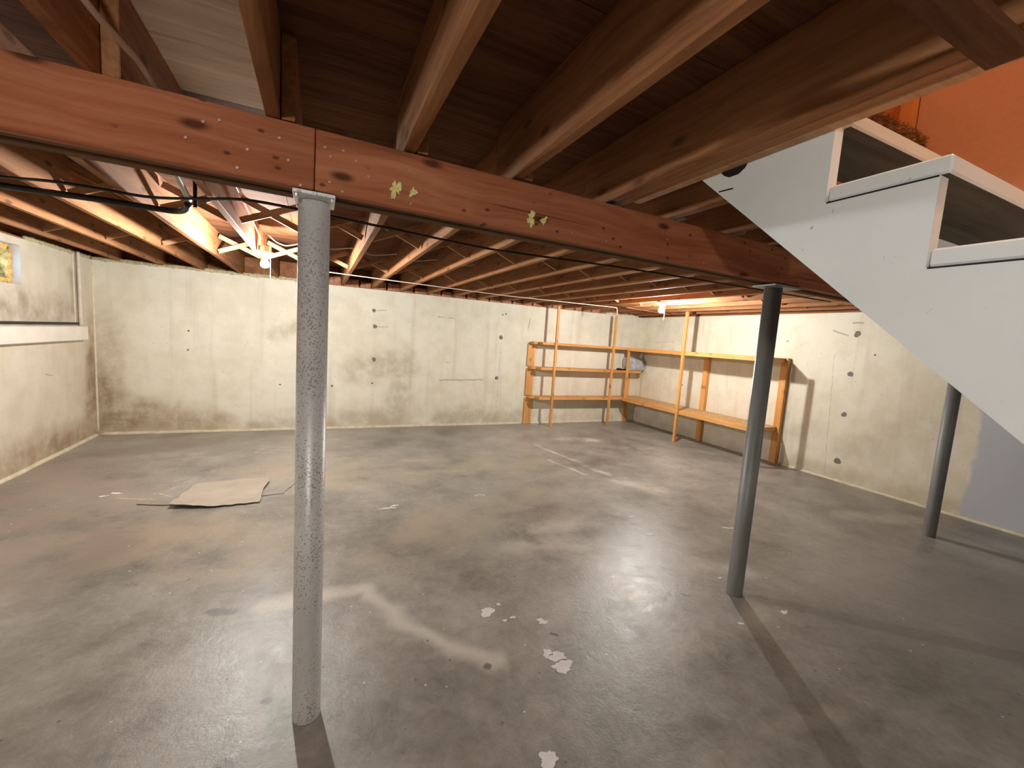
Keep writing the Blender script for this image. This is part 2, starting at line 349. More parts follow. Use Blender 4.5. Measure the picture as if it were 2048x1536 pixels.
    # thin yellowish scratch lines
    w3 = g.n('ShaderNodeVectorMath', {0: g.v('SUBTRACT', g.noisec(p, 12, 2), (0.5, 0.5, 0.5))}, operation='SCALE'); w3.inputs['Scale'].default_value = 0.01
    ps = g.v('MULTIPLY', g.v('ADD', p, w3.outputs[0]), (1, 1, 0))
    col = lay(col, (0.62, 0.52, 0.30), 0.8, ps, [((1.92, -0.92), (2.25, -1.02), 0.004, 0.010), ((1.81, -1.17), (2.15, -1.30), 0.004, 0.010), ((1.92, -0.92), (1.81, -1.17), 0.003, 0.008),
                                               ((1.20, -2.36), (1.35, -2.48), 0.003, 0.008), ((0.97, -2.40), (1.25, -2.52), 0.003, 0.008), ((1.26, -2.05), (1.34, -2.0), 0.003, 0.008)], False)
    FX = g.xyz(p); sp = g.vor2(FX[0], FX[1], 4.0); spn = g.noise(p, 1.7, 2)
    dots = g.math('MULTIPLY', g.math('SUBTRACT', 1.0, g.step(sp, 0.012, 0.034)), g.step(spn, 0.46, 0.58))
    col = g.mix(g.math('MULTIPLY', dots, 0.7), col, (0.10, 0.085, 0.07))
    spw = g.vor2(g.math('ADD', FX[0], 3.3), FX[1], 3.1)
    dw = g.math('MULTIPLY', g.math('SUBTRACT', 1.0, g.step(spw, 0.008, 0.022)), g.step(spn, 0.44, 0.56))
    col = g.mix(dw, col, (0.70, 0.67, 0.60))
    g.set('Base Color', col)
    rgh = g.math('ADD', g.math('MULTIPLY', mid, 0.22), g.math('ADD', g.math('MULTIPLY', grit, 0.40), 0.06))
    g.set('Roughness', rgh); g.set('Specular IOR Level', 0.5)
    g.bump(g.math('ADD', g.math('MULTIPLY', fine, 0.5), g.math('ADD', g.math('MULTIPLY', mid, 0.5), g.math('MULTIPLY', grit, 0.8))), 0.30, 0.009)
    return g.m
MAT['floor'] = floor_mat()

def paper_mat():
    g = G('tan_paper'); p = g.pos()
    n = g.noise(p, 5, 5)
    col = g.ramp(n, [(0.3, (0.38, 0.32, 0.25)), (0.7, (0.47, 0.41, 0.33))])
    g.set('Base Color', col); g.set('Roughness', 0.7)
    return g.m
MAT['paper'] = paper_mat()

# ------------------------------------------------------------------ geometry helpers
def link(name, me, mat, parent=None, loc=(0, 0, 0), rot=(0, 0, 0), smooth=False):
    o = bpy.data.objects.new(name, me); COL.objects.link(o)
    if mat is not None and not me.materials: me.materials.append(mat)
    o.location = loc; o.rotation_euler = rot
    if parent is not None: o.parent = parent
    if smooth: me.polygons.foreach_set('use_smooth', [True] * len(me.polygons))
    return o

def bm_mesh(bm, name):
    me = bpy.data.meshes.new(name); bmesh.ops.recalc_face_normals(bm, faces=bm.faces); bm.to_mesh(me); bm.free(); return me

def bbox(bm, x0, x1, y0, y1, z0, z1):
    v = [bm.verts.new((x, y, z)) for x in (x0, x1) for y in (y0, y1) for z in (z0, z1)]
    for f in ((0, 1, 3, 2), (4, 6, 7, 5), (0, 4, 5, 1), (2, 3, 7, 6), (0, 2, 6, 4), (1, 5, 7, 3)):
        bm.faces.new([v[i] for i in f])

def box_mesh(name, dims, bevel=0.0):
    """box centred on the origin"""
    bm = bmesh.new(); a, b, c = [d / 2 for d in dims]
    bbox(bm, -a, a, -b, b, -c, c)
    if bevel: bmesh.ops.bevel(bm, geom=list(bm.edges), offset=bevel, segments=1, affect='EDGES')
    return bm_mesh(bm, name)

def box(name, x0, x1, y0, y1, z0, z1, mat, parent=None, bevel=0.003):
    me = box_mesh(name, (x1 - x0, y1 - y0, z1 - z0), bevel)
    return link(name, me, mat, parent, ((x0 + x1) / 2, (y0 + y1) / 2, (z0 + z1) / 2))

def boxes(name, lst, mat, parent=None):
    bm = bmesh.new()
    for b in lst: bbox(bm, *b)
    return link(name, bm_mesh(bm, name), mat, parent)

def lathe(name, prof, mat, parent=None, loc=(0, 0, 0), seg=24, smooth=True):
    bm = bmesh.new(); rings = []
    for r, z in prof:
        rings.append([bm.verts.new((r * math.cos(2 * math.pi * i / seg), r * math.sin(2 * math.pi * i / seg), z)) for i in range(seg)])
    for a, b in zip(rings, rings[1:]):
        for i in range(seg): bm.faces.new((a[i], a[(i + 1) % seg], b[(i + 1) % seg], b[i]))
    bm.faces.new(rings[0][::-1]); bm.faces.new(rings[-1])
    me = bm_mesh(bm, name); o = link(name, me, mat, parent, loc)
    if smooth:
        for p in me.polygons: p.use_smooth = len(p.vertices) == 4
    return o

def catmull(pts, n=8):
    P = [Vector(p) for p in pts]; P = [P[0] * 2 - P[1]] + P + [P[-1] * 2 - P[-2]]; out = []
    for i in range(1, len(P) - 2):
        for k in range(n):
            t = k / n; a, b, c, d = P[i - 1], P[i], P[i + 1], P[i + 2]
            out.append(0.5 * ((2 * b) + (c - a) * t + (2 * a - 5 * b + 4 * c - d) * t * t + (3 * b - a - 3 * c + d) * t ** 3))
    out.append(P[-2]); return out

def tube(name, pts, r, mat, parent=None, seg=8, smooth_path=True, n=8):
    P = catmull(pts, n) if smooth_path and len(pts) > 2 else [Vector(p) for p in pts]
    org = P[0].copy(); P = [p - org for p in P]
    bm = bmesh.new(); rings = []; ref = Vector((0, 0, 1))
    for i, p in enumerate(P):
        t = (P[min(i + 1, len(P) - 1)] - P[max(i - 1, 0)]).normalized()
        a = ref - t * ref.dot(t)
        if a.length < 0.05: a = Vector((1, 0, 0)) - t * t.x
        a.normalize(); b = t.cross(a); ref = a
        rings.append([bm.verts.new(p + r * (math.cos(2 * math.pi * k / seg) * a + math.sin(2 * math.pi * k / seg) * b)) for k in range(seg)])
    for a, b in zip(rings, rings[1:]):
        for i in range(seg): bm.faces.new((a[i], a[(i + 1) % seg], b[(i + 1) % seg], b[i]))
    bm.faces.new(rings[0][::-1]); bm.faces.new(rings[-1])
    return link(name, bm_mesh(bm, name), mat, parent, org, smooth=True)

def lumpy(name, x0, x1, y0, y1, z0, z1, amp, freq, mat, parent=None, step=0.03, seed=0.0):
    """a box with a rough, bulging skin"""
    bm = bmesh.new(); L = (x1 - x0, y1 - y0, z1 - z0); c = Vector(((x0 + x1) / 2, (y0 + y1) / 2, (z0 + z1) / 2))
    nx, ny, nz = [max(1, min(60, int(round(l / step)))) for l in L]
    cache = {}
    def vtx(i, j, k):
        if (i, j, k) not in cache:
            p = Vector((L[0] * (i / nx - 0.5), L[1] * (j / ny - 0.5), L[2] * (k / nz - 0.5)))
            q = (p + c) * freq + Vector((seed, seed * 2, 0))
            p += Vector((mn.noise(q), mn.noise(q + Vector((9, 3, 1))), mn.noise(q + Vector((2, 8, 5))))) * amp
            cache[(i, j, k)] = bm.verts.new(p)
        return cache[(i, j, k)]
    for i in range(nx):
        for j in range(ny):
            for k in (0, nz): bm.faces.new((vtx(i, j, k), vtx(i + 1, j, k), vtx(i + 1, j + 1, k), vtx(i, j + 1, k)))
    for i in range(nx):
        for k in range(nz):
            for j in (0, ny): bm.faces.new((vtx(i, j, k), vtx(i + 1, j, k), vtx(i + 1, j, k + 1), vtx(i, j, k + 1)))
    for j in range(ny):
        for k in range(nz):
            for i in (0, nx): bm.faces.new((vtx(i, j, k), vtx(i, j + 1, k), vtx(i, j + 1, k + 1), vtx(i, j, k + 1)))
    return link(name, bm_mesh(bm, name), mat, parent, c, smooth=True)

def blob_outline(rx, ry, n, rough, seed):
    rd = random.Random(seed); out = []
    n = max(n, 14) * 2 if rough > 0.1 else n
    ph = [rd.uniform(0, 6.28) for _ in range(6)]
    for i in range(n):
        a = 2 * math.pi * i / n
        k = 1 + rough * (0.45 * math.sin(2 * a + ph[0]) + 0.35 * math.sin(3 * a + ph[1]) + 0.25 * math.sin(5 * a + ph[2]) + 0.2 * math.sin(8 * a + ph[3]) + 0.22 * (rd.random() - 0.5) * 2)
        out.append((rx * k * math.cos(a), ry * k * math.sin(a)))
    return out

def flat_blob(name, outline, thick, mat, parent, loc, rot=(0, 0, 0)):
    bm = bmesh.new(); vs_ = [bm.verts.new((x, y, 0)) for x, y in outline]
    f = bm.faces.new(vs_); r = bmesh.ops.extrude_face_region(bm, geom=[f])
    bmesh.ops.translate(bm, verts=[v for v in r['geom'] if isinstance(v, bmesh.types.BMVert)], vec=(0, 0, thick))
    bmesh.ops.triangulate(bm, faces=[f for f in bm.faces if len(f.verts) > 4])
    return link(name, bm_mesh(bm, name), mat, parent, loc, rot)

def thing(name, label, cat, loc=(0, 0, 0), group=None):
    o = bpy.data.objects.new(name, None); COL.objects.link(o); o.location = loc; o.empty_display_size = 0.1
    return tag(o, label, cat, group)
def tag(o, label, cat, group=None):
    o['label'] = label; o['category'] = cat
    if group: o['group'] = group
    return o
def struct(o, label, cat=None):
    o['kind'] = 'structure'; o['label'] = label
    if cat: o['category'] = cat
    return o

# ------------------------------------------------------------------ floor
floor = boxes('floor', [(-0.2, W + 0.2, YF - 0.2, 0.2, -0.12, 0.0)], MAT['floor'])
struct(floor, 'stained grey brown concrete basement floor', 'floor')
SPL = [(3.336, -4.763, .040, .036, .35), (3.591, -4.936, .030, .020, .5), (3.50, -5.150, .026, .022, .5), (3.535, -5.185, .040, .030, .4), (3.528, -5.250, .048, .036, .45),
       (3.243, -5.614, .040, .028, .5), (3.42, -4.72, .012, .010, .5), (3.45, -4.85, .014, .009, .5), (3.40, -4.86, .010, .010, .5),
       (3.03, -3.19, .050, .014, .6), (3.09, -3.15, .040, .012, .6), (5.02, -5.35, .030, .012, .5), (4.66, -5.33, .014, .010, .5), (4.96, -4.95, .016, .010, .5),
       (5.75, -4.40, .045, .012, .6), (5.87, -4.50, .050, .012, .6), (4.95, -4.28, .045, .020, .3), (5.05, -3.95, .030, .008, .4), (0.93, -2.28, .05, .012, .5), (0.86, -2.33, .03, .010, .5)]
for i, (x, y, rx, ry, rg) in enumerate(SPL):
    flat_blob('paint_splatter', blob_outline(rx, ry, 17, rg, 100 + i), 0.0012, MAT['splat'], floor, (x, y, 0.0), (0, 0, random.Random(i).uniform(-0.6, 0.6)))
# a worn ring of white paint
bm = bmesh.new(); a = blob_outline(.055, .035, 22, .12, 5); b = [(x * .78, y * .72) for x, y in a]
va = [bm.verts.new((x, y, .001)) for x, y in a]; vb = [bm.verts.new((x, y, .001)) for x, y in b]
for i in range(22): bm.faces.new((va[i], va[(i + 1) % 22], vb[(i + 1) % 22], vb[i]))
link('paint_ring', bm_mesh(bm, 'paint_ring'), MAT['splat'], floor, (3.897, -3.133, 0))
# long pale scrape on the near right
flat_blob('paint_scrape', [(-.11, -.006), (.11, -.003), (.11, .003), (0, .007), (-.11, .004)], .001, MAT['splat'], floor, (4.46, -6.27, 0), (0, 0, -0.9))

# ------------------------------------------------------------------ walls
def caulk_line(name, a, b, r, parent, n=60):
    """a hand-smeared fillet along a joint: a-b runs along the joint"""
    a = Vector(a); b = Vector(b); pts = []
    L = (b - a).length; n = int(L / 0.12) + 2
    for i in range(n):
        t = i / (n - 1); p = a.lerp(b, t)
        pts.append(p + Vector((mn.noise(p * 3), mn.noise(p * 3 + Vector((5, 5, 5))), 0)) * r * 0.25)
    return tube(name, pts, r, MAT['caulk'], parent, 8, False)

wall_back = boxes('wall_back', [(-0.2, W + 0.2, 0.0, 0.2, -0.1, HW)], MAT['wall_back'])
struct(wall_back, 'cream painted concrete wall with brown mould in one corner', 'wall')
caulk_line('caulk_bead', (0, -0.004, 0.008), (5.86, -0.004, 0.008), 0.026, wall_back)
caulk_line('caulk_bead', (6.04, -0.004, 0.008), (8.44, -0.004, 0.008), 0.026, wall_back)
caulk_line('corner_bead', (0.002, -0.002, 0.02), (0.002, -0.002, HW - 0.02), 0.013, wall_back)
for i, (x, z, r) in enumerate([(3.227, 1.815, .026), (3.249, 1.575, .030), (3.25, 1.069, .032), (3.235, 0.70, .014), (5.353, 1.538, .034), (5.316, 0.827, .030),
                               (5.36, 1.93, .012), (5.42, 1.95, .014), (2.66, 0.65, .016), (0.92, 1.10, .012), (0.93, 1.35, .012), (1.98, 0.66, .012)]):
    flat_blob('tie_hole_patch', blob_outline(r, r * 1.05, 12, .14, 40 + i), 0.003, MAT['patch'], wall_back, (x, 0.0, z), (math.radians(90), 0, 0))

wall_right = boxes('wall_right', [(W, W + 0.2, YF - 0.2, 0.0, -0.1, HW)], MAT['wall_right'])
struct(wall_right, 'cream concrete wall behind the corner shelves, part painted blue grey', 'wall')
caulk_line('caulk_bead', (W - 0.004, -3.1, 0.006), (W - 0.004, -9.9, 0.006), 0.020, wall_right)
for i, (y, z, r) in enumerate([(-3.817, 1.864, .034), (-3.807, 1.369, .030), (-3.803, 0.857, .028), (-3.809, 0.258, .036), (-4.03, 1.62, .010), (-2.98, 1.75, .010), (-1.2, 0.9, .012)]):
    flat_blob('tie_hole_patch', blob_outline(r, r * 1.1, 12, .2, 70 + i), 0.003, MAT['patch'], wall_right, (W, y, z), (math.radians(90), 0, math.radians(-90)))

# left wall with a window hole
WY0, WY1, WZ0, WZ1 = -2.20, -1.345, 1.715, 2.065
wall_left = boxes('wall_left', [(-0.2, 0, WY1, 0.0, -0.1, HW), (-0.2, 0, YF - 0.2, WY0, -0.1, HW), (-0.2, 0, WY0, WY1, -0.1, WZ0), (-0.2, 0, WY0, WY1, WZ1, HW)], MAT['wall_left'])
struct(wall_left, 'dingy cream concrete wall with a small high window', 'wall')
caulk_line('caulk_bead', (0.004, -0.02, 0.006), (0.004, -4.5, 0.006), 0.024, wall_left)
wall_front = boxes('wall_front', [(0, W, YF - 0.2, YF, -0.1, HW)], MAT['wall_front'])
struct(wall_front, 'cream concrete wall behind the viewer', 'wall')
# sill plates and rim boards on top of the walls
for nm, w_, b_ in [('sill_plate', wall_back, (-0.2, W + 0.2, 0.03, 0.17, HW, JB)), ('sill_plate', wall_right, (W + 0.02, W + 0.16, YF, 0.03, HW, JB)),
                   ('sill_plate', wall_left, (-0.16, -0.02, YF, 0.03, HW, JB)), ('sill_plate', wall_front, (0, W, YF - 0.17, YF - 0.03, HW, JB))]:
    box(nm, *b_, MAT['joist'], w_)
for w_, b_ in [(wall_back, (-0.2, W + 0.2, 0.16, 0.2, JB, JT)), (wall_right, (W + 0.10, W + 0.14, YF - 0.2, 0.16, JB, JT)), (wall_left, (-0.14, -0.10, YF - 0.2, 0.16, JB, JT)),
               (wall_front, (-0.2, W + 0.2, YF - 0.2, YF - 0.16, JB, JT))]:
    box('rim_joist', *b_, MAT['joist'], w_)

# ledge, batten and panel seam on the left wall
ledge = box('ledge_board', 0.0015, 0.072, -3.4, -0.338, 1.19, 1.345, plain('cream_board_paint', (0.76, 0.70, 0.61), 0.6, 0, 0.3, 0.08, 6), None, 0.006)
tag(ledge, 'cream painted horizontal board fixed to the wall below the window', 'board')
strip = box('gap_shadow_strip', 0.0, 0.022, -3.4, -0.40, 1.360, 1.384, MAT['black'], None, 0.002)  # the shadowed gap over the ledge, put in as a black strip
tag(strip, 'thin black strip standing for the shadow gap above the cream horizontal board', 'strip')
tag(tube('conduit', [(0.022, -0.372, 1.35), (0.022, -0.372, 1.75), (0.022, -0.374, 2.168)], 0.017, plain('cream_pipe_paint', (0.66, 0.56, 0.48), 0.5), None, 10), 'slim cream painted vertical pipe near the wall corner', 'pipe')
seam = box('panel_strip', 0.0, 0.006, -0.432, -0.408, 1.385, HW, plain('dark_seam', (0.16, 0.12, 0.09), 0.8), wall_left, 0.001)
box('panel_strip', 0.0, 0.012, -0.455, -0.433, 1.385, HW, MAT['caulk'], wall_left, 0.002)

# window with frame, pane and foam
win = thing('window_1', 'small high basement window sealed with yellow foam', 'window', (-0.15, (WY0 + WY1) / 2, WZ0))
win['kind'] = 'structure'
ox, oy, oz = win.location
def wbox(name, x0, x1, y0, y1, z0, z1, mat):
    return box(name, x0 - ox, x1 - ox, y0 - oy, y1 - oy, z0 - oz, z1 - oz, mat, win, 0.002)
FRM = plain('blue_grey_frame', (0.16, 0.24, 0.34), 0.4)
wbox('window_frame', -0.17, -0.12, WY1 - 0.06, WY1 - 0.02, WZ0 + 0.03, WZ1 - 0.03, FRM)
wbox('window_frame', -0.17, -0.12, WY0 + 0.03, WY0 + 0.07, WZ0 + 0.03, WZ1 - 0.03, FRM)
wbox('window_frame', -0.17, -0.12, WY0 + 0.07, WY1 - 0.06, WZ0 + 0.03, WZ0 + 0.07, FRM)
wbox('window_frame', -0.17, -0.12, WY0 + 0.07, WY1 - 0.06, WZ1 - 0.07, WZ1 - 0.03, FRM)
wbox('window_frame', -0.165, -0.125, -1.79, -1.76, WZ0 + 0.07, WZ1 - 0.07, FRM)
wbox('pane', -0.150, -0.146, WY0 + 0.07, -1.79, WZ0 + 0.07, WZ1 - 0.07, MAT['glass'])
wbox('pane', -0.150, -0.146, -1.76, WY1 - 0.06, WZ0 + 0.07, WZ1 - 0.07, MAT['glass'])
def wfoam(b, seed):
    o = lumpy('foam_sealant', *b, 0.028, 30, MAT['foam'], None, 0.016, seed); o.parent = win; o.location = o.location - Vector((ox, oy, oz))
wfoam((-0.185, -0.065, WY1 - 0.032, WY1 + 0.004, WZ0 + 0.005, WZ1 - 0.005), 1.0)
wfoam((-0.185, -0.075, WY0 + 0.004, WY1 - 0.01, WZ0 + 0.002, WZ0 + 0.035), 2.0)
wfoam((-0.185, -0.08, WY0 + 0.004, WY1 - 0.01, WZ1 - 0.045, WZ1 - 0.002), 3.0)
wfoam((-0.185, -0.08, WY0 + 0.002, WY0 + 0.04, WZ0 + 0.005, WZ1 - 0.005), 4.0)

# ------------------------------------------------------------------ ceiling: slab, plywood, joists, bridging
SX0, SX1, SY0, SY1 = 3.74, 4.75, -8.60, -5.74     # stairwell opening
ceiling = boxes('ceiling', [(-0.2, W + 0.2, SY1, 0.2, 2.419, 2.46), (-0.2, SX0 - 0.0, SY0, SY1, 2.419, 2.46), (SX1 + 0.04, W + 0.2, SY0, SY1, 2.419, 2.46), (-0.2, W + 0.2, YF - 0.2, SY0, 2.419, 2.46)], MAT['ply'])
struct(ceiling, 'open ceiling of dark reddish brown joists under plywood', 'ceiling')
rows = [0.2, -0.95, -2.17, -3.39, -4.61, SY1, -7.0, SY0, YF - 0.2]
for ri, (ya, yb) in enumerate(zip(rows, rows[1:])):
    spans = [(-0.2, W + 0.2)] if not (ya <= SY1 + 0.01 and yb >= SY0 - 0.01) else [(-0.2, SX0), (SX1 + 0.04, W + 0.2)]
    for a, b in spans:
        x = a
        nxt = a + (2.094 if ri == 4 else 1.4 if ri % 2 else 2.44)
        while x < b - 0.05:
            e = min(nxt, b); 
            if b - e < 0.3: e = b
            box('plywood_panel', x + 0.0015, e - 0.0015, yb + 0.0015, ya - 0.0015, JT, 2.418, MAT['ply_lit'] if ri == 4 and 1.8 < x < 2.0 else MAT['ply'], ceiling, 0.0)
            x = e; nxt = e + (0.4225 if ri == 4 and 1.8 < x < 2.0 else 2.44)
JW = 0.040
LR = 5.352
me_r = box_mesh('floor_joist_long', (JW, LR, JT - JB), 0.003); me_r.materials.append(MAT['joist'])
for x in REAR:
    link('floor_joist', me_r, None, ceiling, (x, 0.155 - LR / 2, (JB + JT) / 2))
LF = -4.99 - (YF - 0.15)
me_f = box_mesh('floor_joist_front', (JW, LF, JT - JB), 0.003); me_f.materials.append(MAT['joist'])
def jbox(x0, x1, y0, y1, z0=JB, z1=JT, name='floor_joist', mat='joist'):
    return box(name, x0, x1, y0, y1, z0, z1, MAT[mat], ceiling)
for x in FRONT:
    if 3.5 < x < 4.95:
        if 3.8 < x < 4.7:
            jbox(x - JW / 2, x + JW / 2, SY1 + 0.045, -4.99); jbox(x - JW / 2, x + JW / 2, YF - 0.15, SY0 - 0.045)
        continue
    link('floor_joist', me_f, None, ceiling, (x, -4.99 - LF / 2, (JB + JT) / 2))
# doubled trimmers beside the stairwell, headers at its ends and a block
jbox(3.604, 3.652, YF - 0.15, -4.99, name='trimmer_joist'); jbox(3.654, 3.698, YF - 0.15, -4.99, name='trimmer_joist'); jbox(3.699, 3.739, SY0, -5.23, JB - 0.001, name='trimmer_facing', mat='strut')
jbox(SX1 + 0.042, SX1 + 0.085, YF - 0.15, -4.99, name='trimmer_joist')
jbox(3.785, SX1 + 0.04, SY1 + 0.002, SY1 + 0.042, name='header_joist'); jbox(3.74, SX1 + 0.04, SY0 - 0.042, SY0 - 0.002, name='header_joist')
jbox(3.02, 3.69, -6.385, -6.318, JB - 0.022, JB - 0.0005, name='strapping', mat='ply')

# cross bridging in two rows: every bay holds two crossing struts
SW = REAR[1] - REAR[0] - JW; rise = 0.165
sl = math.hypot(SW, rise)
me_s = box_mesh('bridging_strut', (sl - 0.030, 0.020, 0.042), 0.002); me_s.materials.append(MAT['strut'])
rb = random.Random(3)
for yr in (-3.32, -1.64):
    for a in REAR[:-1]:
        xm = a + JW / 2 + SW / 2; j = rb.uniform(-0.05, 0.05)
        for s in (-1, 1):
            link('bridging_strut', me_s, None, ceiling, (xm, yr + j + s * 0.012, (JB + JT) / 2 - 0.006), (0, s * math.atan2(rise, SW), 0))

# insulation pieces and foam between the joist ends
for k in range(5, 18):
    a, b = REAR[k] + JW / 2 + 0.006, REAR[k + 1] - JW / 2 - 0.006
    rr = random.Random(k); cut = a + (b - a) * rr.uniform(0.42, 0.6)
    for (p, q) in [(a, cut - 0.014), (cut + 0.014, b)]:
        o = lumpy('insulation_piece', p, q, 0.008 + rr.uniform(0, .01), 0.15, HW + 0.006 + (0.034 if 0 else 0), 2.245 + rr.uniform(-.02, .03), 0.016, 18, MAT['batt'], None, 0.022, k * 1.7 + p)
        tag(o, 'brown papery insulation piece stuffed between joists on the wall top', 'insulation', 'insulation pieces along the wall top')
fo = lumpy('sill_foam', -0.02, 2.25, 0.001, 0.03, HW - 0.008, 2.172, 0.012, 26, MAT['palefoam'], None, 0.018, 8)
tag(fo, 'pale yellow crumbly foam strip along the top of the mouldy wall', 'foam strip')
fo = lumpy('sill_foam', 7.55, 8.35, -0.006, 0.03, HW - 0.012, 2.168, 0.014, 22, MAT['whitefoam'], None, 0.018, 4)
tag(fo, 'white foam strip on the wall top above the corner shelves', 'foam strip')
fo = lumpy('sill_foam', -0.03, -0.001, -1.25, -0.02, HW - 0.004, 2.172, 0.012, 26, MAT['palefoam'], None, 0.018, 12)
tag(fo, 'dark yellowish foam strip along the wall top beside the window', 'foam strip')

# ------------------------------------------------------------------ main beam
beam = thing('main_beam', 'reddish brown built-up wooden beam carried by the steel posts', 'beam', (4.2, (BY0 + BY1) / 2, 0))
bc = Vector(beam.location); th = (BY1 - BY0) / 4; TILT = 0.009
def bz(x): return -TILT * (x - 2.4)
def beam_ply(x0, x1, k, dz=0.0):
    me = box_mesh('beam_ply', (x1 - x0, th - 0.005, BZ1 - BZ0), 0.003)
    xm = (x0 + x1) / 2
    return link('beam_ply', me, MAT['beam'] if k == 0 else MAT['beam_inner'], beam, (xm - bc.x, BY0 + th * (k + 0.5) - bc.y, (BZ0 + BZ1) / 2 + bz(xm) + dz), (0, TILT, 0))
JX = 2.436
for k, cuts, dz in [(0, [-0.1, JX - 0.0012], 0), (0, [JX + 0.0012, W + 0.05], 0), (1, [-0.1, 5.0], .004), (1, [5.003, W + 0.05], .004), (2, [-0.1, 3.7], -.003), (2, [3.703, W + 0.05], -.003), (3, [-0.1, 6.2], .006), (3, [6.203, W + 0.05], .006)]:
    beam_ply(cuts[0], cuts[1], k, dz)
me_n = None
for x, z in [(2.098, 2.030), (2.224, 1.976), (2.395, 1.962), (2.465, 2.095), (2.482, 2.07), (2.480, 1.990), (2.52, 2.098), (2.52, 1.968), (2.56, 2.075), (2.60, 2.035), (2.735, 2.085), (2.745, 1.975),
             (2.14, 2.085), (2.25, 2.035), (2.18, 2.10), (3.42, 1.99), (3.60, 1.985), (3.95, 2.05), (4.2, 1.98), (2.36, 2.03), (2.335, 2.09)]:
    o = flat_blob('nail_head', blob_outline(.0042, .0042, 9, .05, 1), 0.002, MAT['nail'], beam, (x - bc.x, BY0 - bc.y + 0.0002, z + bz(x)), (math.radians(90), 0, 0))
for i, (x, z, rx, rz) in enumerate([(2.691, 2.012, .016, .026), (2.752, 2.014, .011, .014), (3.224, 2.010, .018, .022), (3.282, 2.014, .011, .014)]):
    flat_blob('foam_spot', blob_outline(rx, rz, 44, .7, 200 + i), 0.004, MAT['yellowfoam'], beam, (x - bc.x, BY0 - bc.y + 0.0002, z + bz(x)), (math.radians(90), 0, 0))

# ------------------------------------------------------------------ steel posts
def post(x, y, r, mat, label, plate):
    ztop = BZ0 + bz(x) - 0.005
    t = thing('steel_post', label, 'post', (x, y, 0))
    lathe('shaft', [(r * 0.999, 0.0), (r, 0.004), (r, ztop - 0.012)], mat, t, seg=40)
    box('cap_plate', -plate[0] / 2, plate[0] / 2, -plate[1] / 2 - 0.022, plate[1] / 2 - 0.022, ztop - 0.0125, ztop - 0.0005, mat, t, 0.002)
    return t
t1 = post(2.436, -5.106, 0.0505, MAT['silver'], 'speckled silver painted round steel post with a square cap plate', (0.127, 0.152))
for sx in (-1, 1):
    lathe('bolt', [(0.007, -0.010), (0.007, 0.0)], MAT['steelbox'], t1, (sx * 0.053, -0.084, BZ0 - 0.0185), seg=6, smooth=False)
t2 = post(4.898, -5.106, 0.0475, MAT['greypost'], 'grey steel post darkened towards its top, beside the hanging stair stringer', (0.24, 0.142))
t3 = post(7.52, -5.08, 0.0475, MAT['greypost2'], 'dark grey steel post standing near the blue grey wall, behind the staircase', (0.14, 0.142))

# ------------------------------------------------------------------ staircase
st = thing('staircase', 'grey painted open-riser wooden staircase with notched stringers', 'staircase', (4.245, -7.0, 0))
so = Vector(st.location)
R0, N0, TT, RISE, RUN = 2.207, -6.030, 0.043, 0.2087, 0.2435
def low(y): return 2.164 + 0.8712 * (y + 5.55)
def tz(k): return R0 - RISE * k
def ny(k): return N0 - RUN * k
NT_ = 10
prof = [(-5.40, 2.30), (-5.40, 2.40)]
prof[0] = (-5.40, low(-5.40)); prof[1] = (-5.40, 2.36); prof.append((-5.79, 2.36)); prof.append((-5.79, tz(0) - TT))
for k in range(NT_):
    prof.append((ny(k) + 0.018, tz(k) - TT)); prof.append((ny(k) + 0.018, max(tz(k + 1) - TT, 0.0) if k < NT_ - 1 else 0.0))
yb = -5.55 - 2.164 / 0.8712
prof.append((yb, 0.0))
def stringer(x0, x1):
    bm = bmesh.new()
    a = [bm.verts.new((x0 - so.x, y - so.y, z)) for y, z in prof]; b = [bm.verts.new((x1 - so.x, y - so.y, z)) for y, z in prof]
    bm.faces.new(a); bm.faces.new(b[::-1]); n = len(prof)
    for i in range(n): bm.faces.new((a[i], a[(i + 1) % n], b[(i + 1) % n], b[i]))
    return link('stringer', bm_mesh(bm, 'stringer'), MAT['stair'], st)
stringer(3.7405, 3.7795); stringer(4.708, 4.7475)
for k in range(NT_):
    back = ny(k) + 0.256 if k else -5.795
    x0 = 3.7395 if k else 3.781
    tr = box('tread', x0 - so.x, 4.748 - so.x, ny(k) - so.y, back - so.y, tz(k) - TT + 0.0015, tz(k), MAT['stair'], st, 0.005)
    tr.data.materials.append(MAT['shadedtread'])
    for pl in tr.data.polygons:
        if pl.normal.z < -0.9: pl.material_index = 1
# split in the stringer's edge and the dark gap lines under the tread ends
for k in (1, 2, 3):
    box('gap_line', 3.7393 - so.x, 3.7409 - so.x, ny(k) + 0.02 - so.y, ny(k) + 0.258 - so.y, tz(k) - TT - 0.003, tz(k) - TT + 0.001, MAT['black'], st, 0.0)
box('split', 3.7392 - so.x, 3.7409 - so.x, -5.705 - so.y, -5.648 - so.y, 2.082, 2.0865, MAT['black'], st, 0.0).rotation_euler = (math.radians(4), 0, 0)
flat_blob('knot_notch', [(-.05, 0), (.05, 0), (.044, -.012), (.02, -.026), (-.015, -.026), (-.04, -.012)], .0012, MAT['black'], st, (3.7393 - so.x, -5.70 - so.y, 2.1505), (math.radians(90), 0, math.radians(-90)))

